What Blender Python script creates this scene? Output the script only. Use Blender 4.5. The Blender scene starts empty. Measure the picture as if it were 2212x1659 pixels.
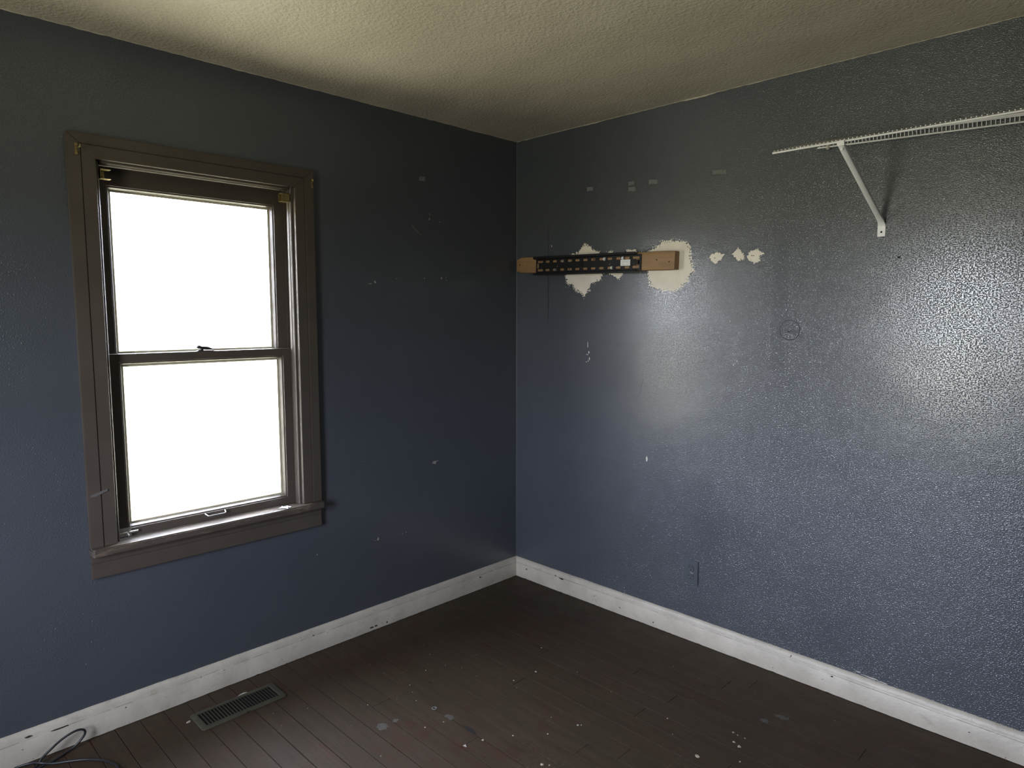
import bpy, bmesh, math, random
from mathutils import Vector, Matrix, noise

random.seed(7)
scene = bpy.context.scene
C = scene.collection

# ------------------------------------------------------------------ camera
F_PX, YAW, PITCH, ROLL = 1468.685, 2.35288844, -0.0999554, 0.0011341
cam_d = bpy.data.cameras.new('camera')
cam = bpy.data.objects.new('camera', cam_d)
C.objects.link(cam)
cam_d.sensor_fit = 'HORIZONTAL'
cam_d.sensor_width = 36.0
cam_d.lens = F_PX / 2212.0 * 36.0
cam_d.clip_start = 0.02
_f = Vector((math.cos(PITCH) * math.cos(YAW), math.cos(PITCH) * math.sin(YAW), math.sin(PITCH)))
_r = Vector((math.sin(YAW), -math.cos(YAW), 0))
_u = _r.cross(_f)
_r2 = math.cos(ROLL) * _r + math.sin(ROLL) * _u
_u2 = -math.sin(ROLL) * _r + math.cos(ROLL) * _u
cam.matrix_world = Matrix(((_r2.x, _u2.x, -_f.x, 2.67953), (_r2.y, _u2.y, -_f.y, -2.73380),
                           (_r2.z, _u2.z, -_f.z, 1.49523), (0, 0, 0, 1)))
scene.camera = cam

# ------------------------------------------------------------------ view, world, daylight
scene.view_settings.view_transform = 'Standard'
scene.view_settings.look = 'None'
scene.view_settings.gamma = 1.0
scene.view_settings.use_curve_mapping = False
scene.view_settings.exposure = 1.1
scene.cycles.max_bounces = 8
scene.cycles.diffuse_bounces = 5
scene.cycles.glossy_bounces = 4
scene.cycles.transparent_max_bounces = 12
scene.cycles.sample_clamp_indirect = 2.0
scene.cycles.use_denoising = True
scene.cycles.use_adaptive_sampling = False
scene.cycles.blur_glossy = 0.3

SKY, LAWN, STRENGTH = (0.80, 0.85, 1.0, 1), (0.31, 0.31, 0.24, 1), 28.0
world = bpy.data.worlds.new('overcast_day')
scene.world = world
world.use_nodes = True
wn = world.node_tree
wn.nodes.clear()
_o = wn.nodes.new('ShaderNodeOutputWorld')
_b = wn.nodes.new('ShaderNodeBackground')
_t = wn.nodes.new('ShaderNodeTexCoord')
_s = wn.nodes.new('ShaderNodeSeparateXYZ')
_m = wn.nodes.new('ShaderNodeMapRange')
_x = wn.nodes.new('ShaderNodeMix')
_x.data_type = 'RGBA'
_m.inputs['From Min'].default_value = -0.03
_m.inputs['From Max'].default_value = 0.06
_x.inputs['A'].default_value = LAWN
_x.inputs['B'].default_value = SKY
_b.inputs['Strength'].default_value = STRENGTH
wn.links.new(_t.outputs['Generated'], _s.inputs[0])
wn.links.new(_s.outputs['Z'], _m.inputs['Value'])
wn.links.new(_m.outputs[0], _x.inputs['Factor'])
wn.links.new(_x.outputs['Result'], _b.inputs['Color'])
wn.links.new(_b.outputs[0], _o.inputs[0])

RX, RY, RH = 3.40, -3.65, 2.44          # room: x 0..RX, y RY..0, height
W1_Y = -1.690                            # window in the left wall (centre)
W2_X = 1.36                              # window in the rear wall (centre)


def portal(name, loc, rot, sx, sz):
    l = bpy.data.lights.new(name, 'AREA')
    l.shape = 'RECTANGLE'
    l.size, l.size_y = sx, sz
    l.cycles.is_portal = True
    o = bpy.data.objects.new(name, l)
    o.location, o.rotation_euler = loc, rot
    C.objects.link(o)


# guides Cycles to the daylight coming through the two windows (portals give off no light)
portal('daylight_portal', (-0.17, W1_Y, 1.34), (math.pi / 2, 0, -math.pi / 2), 0.72, 1.40)
portal('daylight_portal.001', (W2_X, RY - 0.17, 1.34), (math.pi / 2, 0, 0), 0.72, 1.40)

# ------------------------------------------------------------------ materials


def new_mat(name):
    m = bpy.data.materials.new(name)
    m.use_nodes = True
    nt = m.node_tree
    nt.nodes.clear()
    out = nt.nodes.new('ShaderNodeOutputMaterial')
    b = nt.nodes.new('ShaderNodeBsdfPrincipled')
    nt.links.new(b.outputs[0], out.inputs[0])
    return m, nt, b


class G:
    """small node helper"""

    def __init__(s, nt):
        s.nt = nt
        s.co = nt.nodes.new('ShaderNodeTexCoord').outputs['Object']

    def n(s, t):
        return s.nt.nodes.new(t)

    def set(s, sock, v):
        if hasattr(v, 'is_output'):
            s.nt.links.new(v, sock)
        else:
            sock.default_value = v

    def map(s, scale=(1, 1, 1), loc=(0, 0, 0), rot=(0, 0, 0)):
        n = s.n('ShaderNodeMapping')
        s.nt.links.new(s.co, n.inputs[0])
        n.inputs['Scale'].default_value = scale
        n.inputs['Location'].default_value = loc
        n.inputs['Rotation'].default_value = rot
        return n.outputs[0]

    def noise(s, scale, detail=2, rough=.5, co=None, dist=0.0):
        n = s.n('ShaderNodeTexNoise')
        s.nt.links.new(co if co is not None else s.co, n.inputs['Vector'])
        n.inputs['Scale'].default_value = scale
        n.inputs['Detail'].default_value = detail
        n.inputs['Roughness'].default_value = rough
        n.inputs['Distortion'].default_value = dist
        return n.outputs['Fac']

    def ramp(s, v, lo, hi, a=0.0, b=1.0, smooth=False):
        n = s.n('ShaderNodeMapRange')
        if smooth:
            n.interpolation_type = 'SMOOTHSTEP'
        s.set(n.inputs['Value'], v)
        for k, val in (('From Min', lo), ('From Max', hi), ('To Min', a), ('To Max', b)):
            s.set(n.inputs[k], val)
        return n.outputs[0]

    def math(s, op, a, b=0.0):
        n = s.n('ShaderNodeMath')
        n.operation = op
        s.set(n.inputs[0], a)
        s.set(n.inputs[1], b)
        return n.outputs[0]

    def mix(s, f, a, b):
        n = s.n('ShaderNodeMix')
        n.data_type = 'RGBA'
        s.set(n.inputs['Factor'], f)
        s.set(n.inputs['A'], a if hasattr(a, 'is_output') else (*a, 1))
        s.set(n.inputs['B'], b if hasattr(b, 'is_output') else (*b, 1))
        return n.outputs['Result']

    def xyz(s, co=None):
        n = s.n('ShaderNodeSeparateXYZ')
        s.nt.links.new(co if co is not None else s.co, n.inputs[0])
        return n.outputs

    def bump(s, h, dist, strength=1.0, normal=None):
        n = s.n('ShaderNodeBump')
        s.set(n.inputs['Height'], h)
        n.inputs['Distance'].default_value = dist
        n.inputs['Strength'].default_value = strength
        if normal is not None:
            s.nt.links.new(normal, n.inputs['Normal'])
        return n.outputs[0]


def wall_paint(name, axis, smooth_band=False):
    """slate-blue semi-gloss wall paint over a roller-stippled plaster"""
    m, nt, b = new_mat(name)
    g = G(nt)
    sc = (0.7, 0.7, 1.0)
    c = g.map(scale=sc)
    fine = g.noise(520, 1, .5, c)
    blob = g.noise(270, 1.2, .55, c)
    mid = g.noise(7, 1, .5)
    big = g.noise(2.2, 2, .5)
    amp = g.ramp(big, .1, .9, .25, 1.25)
    if smooth_band:
        X = g.xyz()
        wob = g.math('MULTIPLY', g.math('SUBTRACT', g.noise(7, 2), .5), .06)
        dx = g.math('ABSOLUTE', g.math('SUBTRACT', g.math('ADD', X[0], wob), 1.495))
        inx = g.ramp(dx, .022, .045, 1, 0, True)
        dz = g.math('ABSOLUTE', g.math('SUBTRACT', g.math('ADD', X[2], wob), 1.52))
        inz = g.ramp(dz, .26, .36, 1, 0, True)
        dx2 = g.math('ABSOLUTE', g.math('SUBTRACT', g.math('ADD', X[0], g.math('MULTIPLY', wob, 2)), 1.60))
        dz2 = g.math('ABSOLUTE', g.math('SUBTRACT', g.math('ADD', X[2], g.math('MULTIPLY', wob, 2)), 1.18))
        lo = g.math('MULTIPLY', g.ramp(dx2, .04, .11, 1, 0, True), g.ramp(dz2, .05, .12, 1, 0, True))
        sm = g.math('MAXIMUM', g.math('MULTIPLY', inx, inz), g.math('MULTIPLY', lo, .75))
        amp = g.math('MULTIPLY', amp, g.math('SUBTRACT', 1.0, g.math('MULTIPLY', sm, .45)))
    h = g.math('ADD', g.math('MULTIPLY', fine, .05), g.ramp(blob, .44, .80, 0, 1, True))
    h = g.math('MULTIPLY', h, amp)
    h = g.math('ADD', h, g.math('MULTIPLY', mid, 1.4))
    nrm = g.bump(h, WALL_BUMP, 1.0)
    nt.links.new(nrm, b.inputs['Normal'])
    col = g.mix(g.ramp(g.noise(3.2, 3, .6), .1, .9), WALL_A, WALL_B)
    nt.links.new(col, b.inputs['Base Color'])
    rough = g.ramp(g.noise(5, 2, .6), .1, .9, .205, .262)
    nt.links.new(rough, b.inputs['Roughness'])
    b.inputs['Specular IOR Level'].default_value = 1.0
    return m


def paint(name, ca, cb, rough=(.4, .5), nscale=6, bump=0.0, bscale=120, spec=.5, metal=0.0, det=4):
    m, nt, b = new_mat(name)
    g = G(nt)
    col = g.mix(g.ramp(g.noise(nscale, det, .6), .32, .68), ca, cb)
    nt.links.new(col, b.inputs['Base Color'])
    nt.links.new(g.ramp(g.noise(nscale * 2.3, 3), .3, .7, rough[0], rough[1]), b.inputs['Roughness'])
    b.inputs['Specular IOR Level'].default_value = spec
    b.inputs['Metallic'].default_value = metal
    if bump:
        nt.links.new(g.bump(g.noise(bscale, 3, .55), bump), b.inputs['Normal'])
    return m


def ceiling_mat():
    m, nt, b = new_mat('ceiling_paint')
    g = G(nt)
    st = g.noise(1.6, 5, .62, g.map(scale=(1, 1.8, 1), rot=(0, 0, .5)))
    col = g.mix(g.ramp(st, .35, .65), (.46, .405, .32), (.55, .49, .395))
    col = g.mix(g.ramp(g.noise(7, 4, .6), .45, .8, 0, .25), col, (.40, .355, .30))
    nt.links.new(col, b.inputs['Base Color'])
    b.inputs['Roughness'].default_value = .5
    b.inputs['Specular IOR Level'].default_value = .35
    h = g.math('ADD', g.math('MULTIPLY', g.noise(170, 2), .5), g.ramp(g.noise(80, 3, .55), .4, .75))
    h = g.math('ADD', h, g.math('MULTIPLY', g.noise(6, 3), 1.5))
    nt.links.new(g.bump(h, .0016), b.inputs['Normal'])
    return m


def baseboard_mat():
    m, nt, b = new_mat('baseboard_paint')
    g = G(nt)
    X = g.xyz()
    base = g.mix(g.ramp(g.noise(8, 4, .6), .35, .7), (.47, .435, .37), (.37, .34, .285))
    # scuffs and grime: patchy streaks, and the dirty joint under the moulding
    sc = g.noise(14, 5, .7, g.map(scale=(1, 1, 2.4)))
    col = g.mix(g.ramp(sc, .56, .72, 0, .5), base, (.26, .22, .17))
    jn = g.math('ABSOLUTE', g.math('SUBTRACT', X[2], .0805))
    line = g.math('MULTIPLY', g.ramp(jn, .0004, .0022, 1, 0), g.ramp(g.noise(22, 4, .7), .38, .6, .1, .8))
    col = g.mix(line, col, (.20, .165, .12))
    chips = g.ramp(g.noise(45, 2, .5, g.map(scale=(1, 1, 1.6))), .735, .75, 0, 1)
    col = g.mix(chips, col, (.045, .025, .016))
    nt.links.new(col, b.inputs['Base Color'])
    b.inputs['Roughness'].default_value = .42
    nt.links.new(g.bump(g.noise(60, 4, .6), .0014), b.inputs['Normal'])
    return m


def floor_mat():
    m, nt, b = new_mat('brown_floor_paint')
    g = G(nt)
    oi = g.n('ShaderNodeObjectInfo').outputs['Random']
    grain = g.noise(40, 4, .6, g.map(scale=(.09, 1.0, 1)))
    col = g.mix(g.ramp(grain, .3, .7), (.031, .0215, .013), (.043, .030, .0185))
    col = g.mix(g.math('MULTIPLY', oi, .28), col, (.046, .033, .022))
    red = g.noise(2.3, 5, .7, g.map(loc=(.4, 1.1, 0)))
    redm = g.math('MULTIPLY', g.ramp(red, .50, .62), g.ramp(g.noise(26, 4, .7, g.map(scale=(.5, 1.2, 1))), .45, .62))
    col = g.mix(g.math('MULTIPLY', redm, .7), col, (.048, .017, .010))
    dust = g.math('MULTIPLY', g.ramp(g.noise(3.1, 4, .6), .5, .66), g.ramp(g.noise(70, 4, .7), .5, .75))
    col = g.mix(g.math('MULTIPLY', dust, .30), col, (.13, .105, .085))
    dark = g.ramp(g.noise(33, 3, .6, g.map(scale=(.6, 1.3, 1), loc=(3, 0, 0))), .67, .73)
    col = g.mix(g.math('MULTIPLY', dark, .8), col, (.010, .007, .005))
    nt.links.new(col, b.inputs['Base Color'])
    nt.links.new(g.ramp(g.noise(9, 4, .6), .3, .7, .50, .68), b.inputs['Roughness'])
    b.inputs['Specular IOR Level'].default_value = .26
    h = g.math('ADD', g.math('MULTIPLY', grain, .6), g.noise(7, 3))
    nt.links.new(g.bump(h, .0018), b.inputs['Normal'])
    return m


def wood_mat(name, ca, cb, cc, axis_scale):
    m, nt, b = new_mat(name)
    g = G(nt)
    gr = g.noise(26, 5, .65, g.map(scale=axis_scale), dist=.6)
    col = g.mix(g.ramp(gr, .3, .7), ca, cb)
    st = g.noise(7, 4, .6)
    col = g.mix(g.ramp(st, .55, .75, 0, .6), col, cc)
    nt.links.new(col, b.inputs['Base Color'])
    b.inputs['Roughness'].default_value = .62
    nt.links.new(g.bump(gr, .0012), b.inputs['Normal'])
    return m


def trim_mat(name='brown_trim_paint', worn=False):
    m, nt, b = new_mat(name)
    g = G(nt)
    col = g.mix(g.ramp(g.noise(5, 4, .6), .3, .7), TRIM_A, TRIM_B)
    specks = g.ramp(g.noise(60, 2, .5), .76, .79)
    col = g.mix(g.math('MULTIPLY', specks, .7), col, (.02, .014, .01))
    if worn:
        w = g.noise(15, 5, .7, g.map(scale=(2.2, .45, 2)))
        col = g.mix(g.ramp(w, .54, .74, 0, .8), col, (.24, .175, .125))
        w2 = g.noise(34, 4, .7, g.map(scale=(2, .6, 2)))
        col = g.mix(g.ramp(w2, .64, .73, 0, .7), col, (.36, .32, .28))
    nt.links.new(col, b.inputs['Base Color'])
    nt.links.new(g.ramp(g.noise(11, 3), .3, .7, .34, .48), b.inputs['Roughness'])
    h = g.noise(9, 3)
    if worn:
        h = g.math('ADD', h, g.math('MULTIPLY', g.noise(40, 4, .6, g.map(scale=(2, .5, 2))), .8))
    nt.links.new(g.bump(h, .0014), b.inputs['Normal'])
    return m


def glass_mat(name='window_glass', tint=(.95, .95, .955)):
    m, nt, b = new_mat(name)
    nt.nodes.remove(b)
    out = nt.nodes['Material Output']
    g = G(nt)
    tr = g.n('ShaderNodeBsdfTransparent')
    tr.inputs[0].default_value = (*tint, 1)
    gl = g.n('ShaderNodeBsdfGlossy')
    gl.inputs['Roughness'].default_value = .03
    lw = g.n('ShaderNodeLayerWeight')
    lw.inputs['Blend'].default_value = .5
    fr = g.math('ADD', g.math('MULTIPLY', g.math('POWER', lw.outputs['Facing'], 5.0), .55), .03)
    mx = g.n('ShaderNodeMixShader')
    nt.links.new(fr, mx.inputs[0])
    nt.links.new(tr.outputs[0], mx.inputs[1])
    nt.links.new(gl.outputs[0], mx.inputs[2])
    nt.links.new(mx.outputs[0], out.inputs[0])
    return m


WALL_A, WALL_B = (.050, .0575, .069), (.058, .066, .0785)
WALL_BUMP = .00095
TRIM_A, TRIM_B = (.056, .045, .036), (.072, .058, .046)

M = {}
M['wall_left'] = wall_paint('slate_blue_wall_paint', 1)
M['wall_right'] = wall_paint('slate_blue_wall_paint_b', 0, True)
M['ceiling'] = ceiling_mat()
M['baseboard'] = baseboard_mat()
M['ceiling_lap'] = paint('ceiling_paint_lap', (.50, .46, .39), (.40, .365, .30), (.5, .6), 30)
M['corner'] = paint('corner_paint_ridge', (.10, .10, .098), (.075, .076, .08), (.4, .5), 30)
M['floor'] = floor_mat()
M['subfloor'] = paint('dark_subfloor', (.006, .0045, .0035), (.010, .007, .005), (.8, .9))
M['trim'] = trim_mat()
M['stool'] = trim_mat('worn_brown_sill_paint', True)
M['glass'] = glass_mat()
M['dimming_glass'] = glass_mat('dimming_storm_glass', (.79, .79, .78))  # grey tint that cuts daylight, so the rear window lights more strongly
M['putty'] = paint('old_glazing_putty', (.55, .50, .36), (.42, .38, .27), (.7, .9), 30)
M['aluminium'] = paint('storm_frame_aluminium', (.62, .62, .60), (.52, .52, .50), (.4, .5), 12)
M['brass'] = paint('dull_brass', (.42, .33, .15), (.27, .21, .10), (.32, .45), 60, metal=.85)
M['steel'] = paint('zinc_steel', (.62, .62, .60), (.45, .45, .44), (.28, .42), 70, metal=.9)
M['bronze'] = paint('dark_bronze', (.05, .045, .04), (.03, .027, .025), (.35, .5), 40, metal=.4)
M['plank'] = wood_mat('weathered_lumber', (.21, .12, .052), (.33, .195, .092), (.13, .07, .032), (.12, 1, 1))
M['black_metal'] = paint('black_powder_coat', (.006, .006, .007), (.010, .010, .012), (.46, .56), 9, spec=.25)
M['sticker'] = paint('white_sticker', (.80, .80, .80), (.72, .72, .73), (.5, .6), 90)
M['print'] = paint('grey_print', (.35, .35, .36), (.45, .45, .45), (.6, .7), 90)
M['spackle'] = paint('dried_spackle', (.80, .74, .65), (.72, .655, .56), (.75, .9), 18, bump=.0006, bscale=130)
M['chip'] = paint('bare_plaster', (.46, .44, .40), (.36, .34, .30), (.8, .9), 60)
M['dim_chip'] = paint('old_chip', (.28, .26, .22), (.19, .175, .145), (.8, .9), 60)
M['dark_chip'] = paint('bare_dark_wood', (.035, .020, .013), (.022, .013, .009), (.7, .8), 60)
M['tape'] = paint('grey_tape_residue', (.155, .160, .155), (.115, .12, .12), (.42, .55), 90)
M['scuff'] = paint('pale_scuff', (.095, .095, .09), (.075, .075, .075), (.6, .7), 120)
M['dark'] = paint('dark_void', (.004, .004, .004), (.007, .006, .006), (.8, .9))
M['crack'] = paint('hairline_crack', (.010, .011, .013), (.015, .016, .018), (.8, .9))
M['white_wire'] = paint('white_vinyl_wire', (.90, .885, .89), (.85, .83, .84), (.35, .45), 20)
M['clip'] = paint('aged_plastic', (.46, .43, .36), (.38, .35, .29), (.4, .5), 40)
M['outlet'] = paint('painted_outlet', (.056, .064, .074), (.064, .073, .083), (.36, .46), 40)
M['outlet_worn'] = paint('worn_outlet_paint', (.20, .20, .195), (.14, .145, .15), (.5, .6), 90)
M['register'] = paint('olive_brown_register', (.052, .049, .033), (.038, .036, .025), (.45, .55), 20)
M['cord'] = paint('black_rubber', (.010, .011, .014), (.014, .015, .019), (.36, .46), 20)
M['paper'] = paint('crumpled_wrapper', (.72, .74, .80), (.60, .62, .70), (.3, .5), 50)
M['flake'] = paint('paint_flake', (.38, .36, .32), (.26, .245, .21), (.7, .8), 90)
M['blotch'] = paint('grey_floor_blotch', (.075, .068, .060), (.050, .043, .036), (.55, .7), 60)
M['light_blotch'] = paint('light_speck', (.42, .38, .30), (.26, .22, .16), (.6, .7), 90)

# ------------------------------------------------------------------ mesh helpers


class MB:
    def __init__(s):
        s.v, s.f = [], []

    def add(s, v, f):
        o = len(s.v)
        s.v += [tuple(p) for p in v]
        s.f += [tuple(i + o for i in q) for q in f]
        return s

    def box(s, a, b):
        x0, y0, z0 = (min(p, q) for p, q in zip(a, b))
        x1, y1, z1 = (max(p, q) for p, q in zip(a, b))
        return s.add([(x0, y0, z0), (x1, y0, z0), (x1, y1, z0), (x0, y1, z0),
                      (x0, y0, z1), (x1, y0, z1), (x1, y1, z1), (x0, y1, z1)],
                     [(0, 3, 2, 1), (4, 5, 6, 7), (0, 1, 5, 4), (1, 2, 6, 5), (2, 3, 7, 6), (3, 0, 4, 7)])

    def prism(s, poly, a, b, plane):
        """poly in 2D extruded from a to b; plane 'x': poly=(y,z), 'y': (x,z), 'z': (x,y)"""
        def p3(p, d):
            return {'x': (d, p[0], p[1]), 'y': (p[0], d, p[1]), 'z': (p[0], p[1], d)}[plane]
        n = len(poly)
        v = [p3(p, a) for p in poly] + [p3(p, b) for p in poly]
        f = [tuple(range(n)), tuple(range(2 * n - 1, n - 1, -1))]
        f += [(i, i + n, (i + 1) % n + n, (i + 1) % n) for i in range(n)]
        return s.add(v, f)

    def loft(s, rings, close=False, caps=True):
        n = len(rings[0])
        v = [p for r in rings for p in r]
        f = []
        m = len(rings)
        for k in range(m if close else m - 1):
            for i in range(n):
                a, b2 = k * n + i, k * n + (i + 1) % n
                c, d = ((k + 1) % m) * n + (i + 1) % n, ((k + 1) % m) * n + i
                f.append((a, b2, c, d))
        if caps and not close:
            f.append(tuple(range(n - 1, -1, -1)))
            f.append(tuple(range((m - 1) * n, m * n)))
        return s.add(v, f)

    def tube(s, pts, r, n=8):
        pts = [Vector(p) for p in pts]
        rings = []
        t0 = (pts[1] - pts[0]).normalized()
        up = Vector((0, 0, 1)) if abs(t0.z) < .9 else Vector((1, 0, 0))
        nx = t0.cross(up).normalized()
        for i, p in enumerate(pts):
            t = (pts[min(i + 1, len(pts) - 1)] - pts[max(i - 1, 0)]).normalized()
            nx = (nx - t * nx.dot(t)).normalized()
            ny = t.cross(nx)
            rr = r[i] if isinstance(r, (list, tuple)) else r
            rings.append([p + rr * (math.cos(2 * math.pi * k / n) * nx + math.sin(2 * math.pi * k / n) * ny) for k in range(n)])
        return s.loft(rings)

    def disc(s, c, r, a, b, plane, n=24):
        return s.prism([(c[0] + r * math.cos(2 * math.pi * k / n), c[1] + r * math.sin(2 * math.pi * k / n)) for k in range(n)], a, b, plane)

    def build(s, name, mat, parent=None, bevel=0.0, smooth=False, seg=2):
        me = bpy.data.meshes.new(name)
        me.from_pydata(s.v, [], s.f)
        bm = bmesh.new()
        bm.from_mesh(me)
        bmesh.ops.recalc_face_normals(bm, faces=bm.faces)
        if bevel:
            ed = [e for e in bm.edges if len(e.link_faces) == 2 and e.calc_face_angle(0) > .5]
            bmesh.ops.bevel(bm, geom=ed, offset=bevel, segments=seg, affect='EDGES', clamp_overlap=True)
        bm.to_mesh(me)
        bm.free()
        if smooth:
            for p in me.polygons:
                p.use_smooth = True
            me.set_sharp_from_angle(angle=math.radians(40))
        me.materials.append(M[mat] if isinstance(mat, str) else mat)
        o = bpy.data.objects.new(name, me)
        C.objects.link(o)
        if parent is not None:
            o.parent = parent
        return o


def tag(o, label=None, cat=None, group=None, kind=None):
    if label:
        o['label'] = label
    if cat:
        o['category'] = cat
    if group:
        o['group'] = group
    if kind:
        o['kind'] = kind
    return o


def empty(name, loc=(0, 0, 0), rot=(0, 0, 0)):
    o = bpy.data.objects.new(name, None)
    o.empty_display_size = .05
    o.location, o.rotation_euler = loc, rot
    C.objects.link(o)
    return o


def link_copy(o, parent=None):
    c = o.copy()
    C.objects.link(c)
    c.parent = parent
    return c


def smooth_path(pts, n=6):
    """Catmull-Rom"""
    P = [Vector(p) for p in pts]
    out = []
    for i in range(len(P) - 1):
        a, b, c, d = P[max(i - 1, 0)], P[i], P[i + 1], P[min(i + 2, len(P) - 1)]
        for k in range(n):
            t = k / n
            out.append(.5 * ((2 * b) + (c - a) * t + (2 * a - 5 * b + 4 * c - d) * t * t + (3 * b - a - 3 * c + d) * t ** 3))
    out.append(P[-1])
    return out


# ------------------------------------------------------------------ room shell
T = 0.15
OP = dict(h=.366, z0=.655, z1=2.030)     # clear window opening (half width, bottom, top)


def wall_mesh(name, mat, a, b, fixed, axis, hole=None):
    """wall between a and b along its axis; 'fixed' = (inner plane, outer plane)"""
    mb = MB()

    def bx(u0, u1, z0, z1):
        if axis == 'y':
            mb.box((fixed[0], u0, z0), (fixed[1], u1, z1))
        else:
            mb.box((u0, fixed[0], z0), (u1, fixed[1], z1))
    if hole is None:
        bx(a, b, 0, RH)
    else:
        h0, h1 = hole - OP['h'] - .02, hole + OP['h'] + .02
        bx(a, h0, 0, RH)
        bx(h1, b, 0, RH)
        bx(h0, h1, 0, OP['z0'] - .02)
        bx(h0, h1, OP['z1'] + .02, RH)
    return mb.build(name, mat)


wall_left = wall_mesh('wall_left', 'wall_left', RY, 0, (0, -T), 'y', W1_Y)
tag(wall_left, 'slate-blue stippled wall with the brown sash window', 'wall', kind='structure')
wall_right = wall_mesh('wall_right', 'wall_right', -T, RX + T, (0, T), 'x')
tag(wall_right, 'glossy slate-blue stippled wall with spackle patches and the wall mount', 'wall', kind='structure')
wall_rear = wall_mesh('wall_rear', 'wall_left', -T, RX + T, (RY, RY - T), 'x', W2_X)
tag(wall_rear, 'slate-blue wall opposite the wall mount, with a second window', 'wall', kind='structure')
wall_side = wall_mesh('wall_side', 'wall_left', RY, 0, (RX, RX + T), 'y')
tag(wall_side, 'slate-blue wall opposite the brown sash window', 'wall', kind='structure')
ceiling = MB().box((-T, RY - T, RH), (RX + T, T, RH + .12)).build('ceiling', 'ceiling')
tag(ceiling, 'dingy off-white textured plaster ceiling', 'ceiling', kind='structure')
floor = MB().box((-T, RY - T, -.12), (RX + T, T, -.014)).build('floor', 'subfloor')
tag(floor, 'worn floor of narrow planks painted dark brown', 'floor', kind='structure')

# floorboards, each one a piece of the floor
ROW = .0822
known = {}
for yc_, xs in ((-1.315, [.556, 2.35]), (-1.066, [.366, 2.05]), (-.082, [1.018, 2.7]), (-.494, [1.343]), (-1.233, [.981, 2.6])):
    known[round((yc_ + 1.274) / ROW - .5)] = xs
k0, k1 = math.floor((RY + 1.274) / ROW), math.ceil((0 + 1.274) / ROW)
rnd = random.Random(3)
for k in range(k0, k1):
    y0, y1 = max(-1.274 + ROW * k, RY), min(-1.274 + ROW * (k + 1), 0)
    if y1 - y0 < .01:
        continue
    xs = known.get(k)
    if xs is None:
        xs, x = [], rnd.uniform(.5, 2.4)
        while x < RX - .3:
            xs.append(x)
            x += rnd.uniform(1.3, 2.6)
    cuts = [0] + xs + [RX]
    for a, b in zip(cuts[:-1], cuts[1:]):
        ga = rnd.uniform(.0007, .0016)
        top = rnd.uniform(-.0008, 0)
        p = MB().box((a + .0006, y0 + ga, -.0145), (b - .0006, y1 - ga, top)).build('plank', 'floor', floor, bevel=.0004, seg=1)


# baseboards: flat board, rounded cap that dies into the wall, uneven brushed paint edges
def baseboard(name, a, b, axis, plane, sgn, label, seed):
    prof = [(.018, .0015), (.0182, .010), (.018, .0785), (.0168, .0800), (.0155, .0815), (.0150, .0880), (.0120, .0985), (.0065, .1060), (.0002, .1095), (-.004, .1095), (-.004, .0015)]
    n = int(abs(b - a) / .015)
    rings = []
    for i in range(n + 1):
        u = a + (b - a) * i / n
        w = noise.noise(Vector((u * 9, seed, 0))) * .0018 + noise.noise(Vector((u * 60, seed, 3))) * .0009
        wb = max(0, noise.noise(Vector((u * 40, seed, 7)))) * .0025
        r = []
        for j, (d, z) in enumerate(prof):
            zz = z + (w if z > .09 else 0) + (wb if z < .002 else 0)
            dd = d + noise.noise(Vector((u * 5, seed, 11))) * .0008
            r.append((plane + sgn * dd, u, zz) if axis == 'y' else (u, plane + sgn * dd, zz))
        rings.append(r)
    o = MB().loft(rings).build(name, 'baseboard', smooth=True)
    return tag(o, label, 'baseboard', kind='structure')


bb_left = baseboard('baseboard_left', RY, -.0, 'y', 0, 1, 'scuffed off-white baseboard under the brown window', 1.0)
bb_right = baseboard('baseboard_right', 0, RX, 'x', 0, -1, 'off-white baseboard along the wall with the outlet', 5.0)
baseboard('baseboard_rear', 0, RX, 'x', RY, 1, 'off-white baseboard on the wall opposite the outlet', 9.0)
baseboard('baseboard_side', RY, 0, 'y', RX, -1, 'off-white baseboard on the wall opposite the brown window', 13.0)


# uneven brushed line of ceiling paint lapping onto the walls, and the paint ridge down the corner
def ceiling_edge(axis, length, sgn, seed):
    top, low = [], []
    n = int(length / .012)
    for i in range(n + 1):
        u = sgn * length * i / n
        d = .0016 + max(0, noise.noise(Vector((u * 5, seed, 0)))) * .006 + noise.noise(Vector((u * 34, seed, 2))) * .0018
        low.append((u, RH - max(.0003, d)))
        top.append((u, RH + .001))
    mb = MB()
    for i in range(n):
        q = [low[i], low[i + 1], top[i + 1], top[i]]
        mb.prism(q, -.001, .0009, 'x') if axis == 'x' else mb.prism(q, .001, -.0009, 'y')
    mb.build('paint_lap', 'ceiling_lap', ceiling)


ceiling_edge('x', -RY, -1, 2.0)
ceiling_edge('y', RX, 1, 6.0)
MB().tube([(.0008, -.0008, .11 + k * .233) for k in range(11)], .0014, 6).build('corner_ridge', 'corner', wall_right)


# ------------------------------------------------------------------ windows
def rect_ring(h, z0, z1, x):
    return [(x, -h, z0), (x, h, z0), (x, h, z1), (x, -h, z1)]


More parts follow.
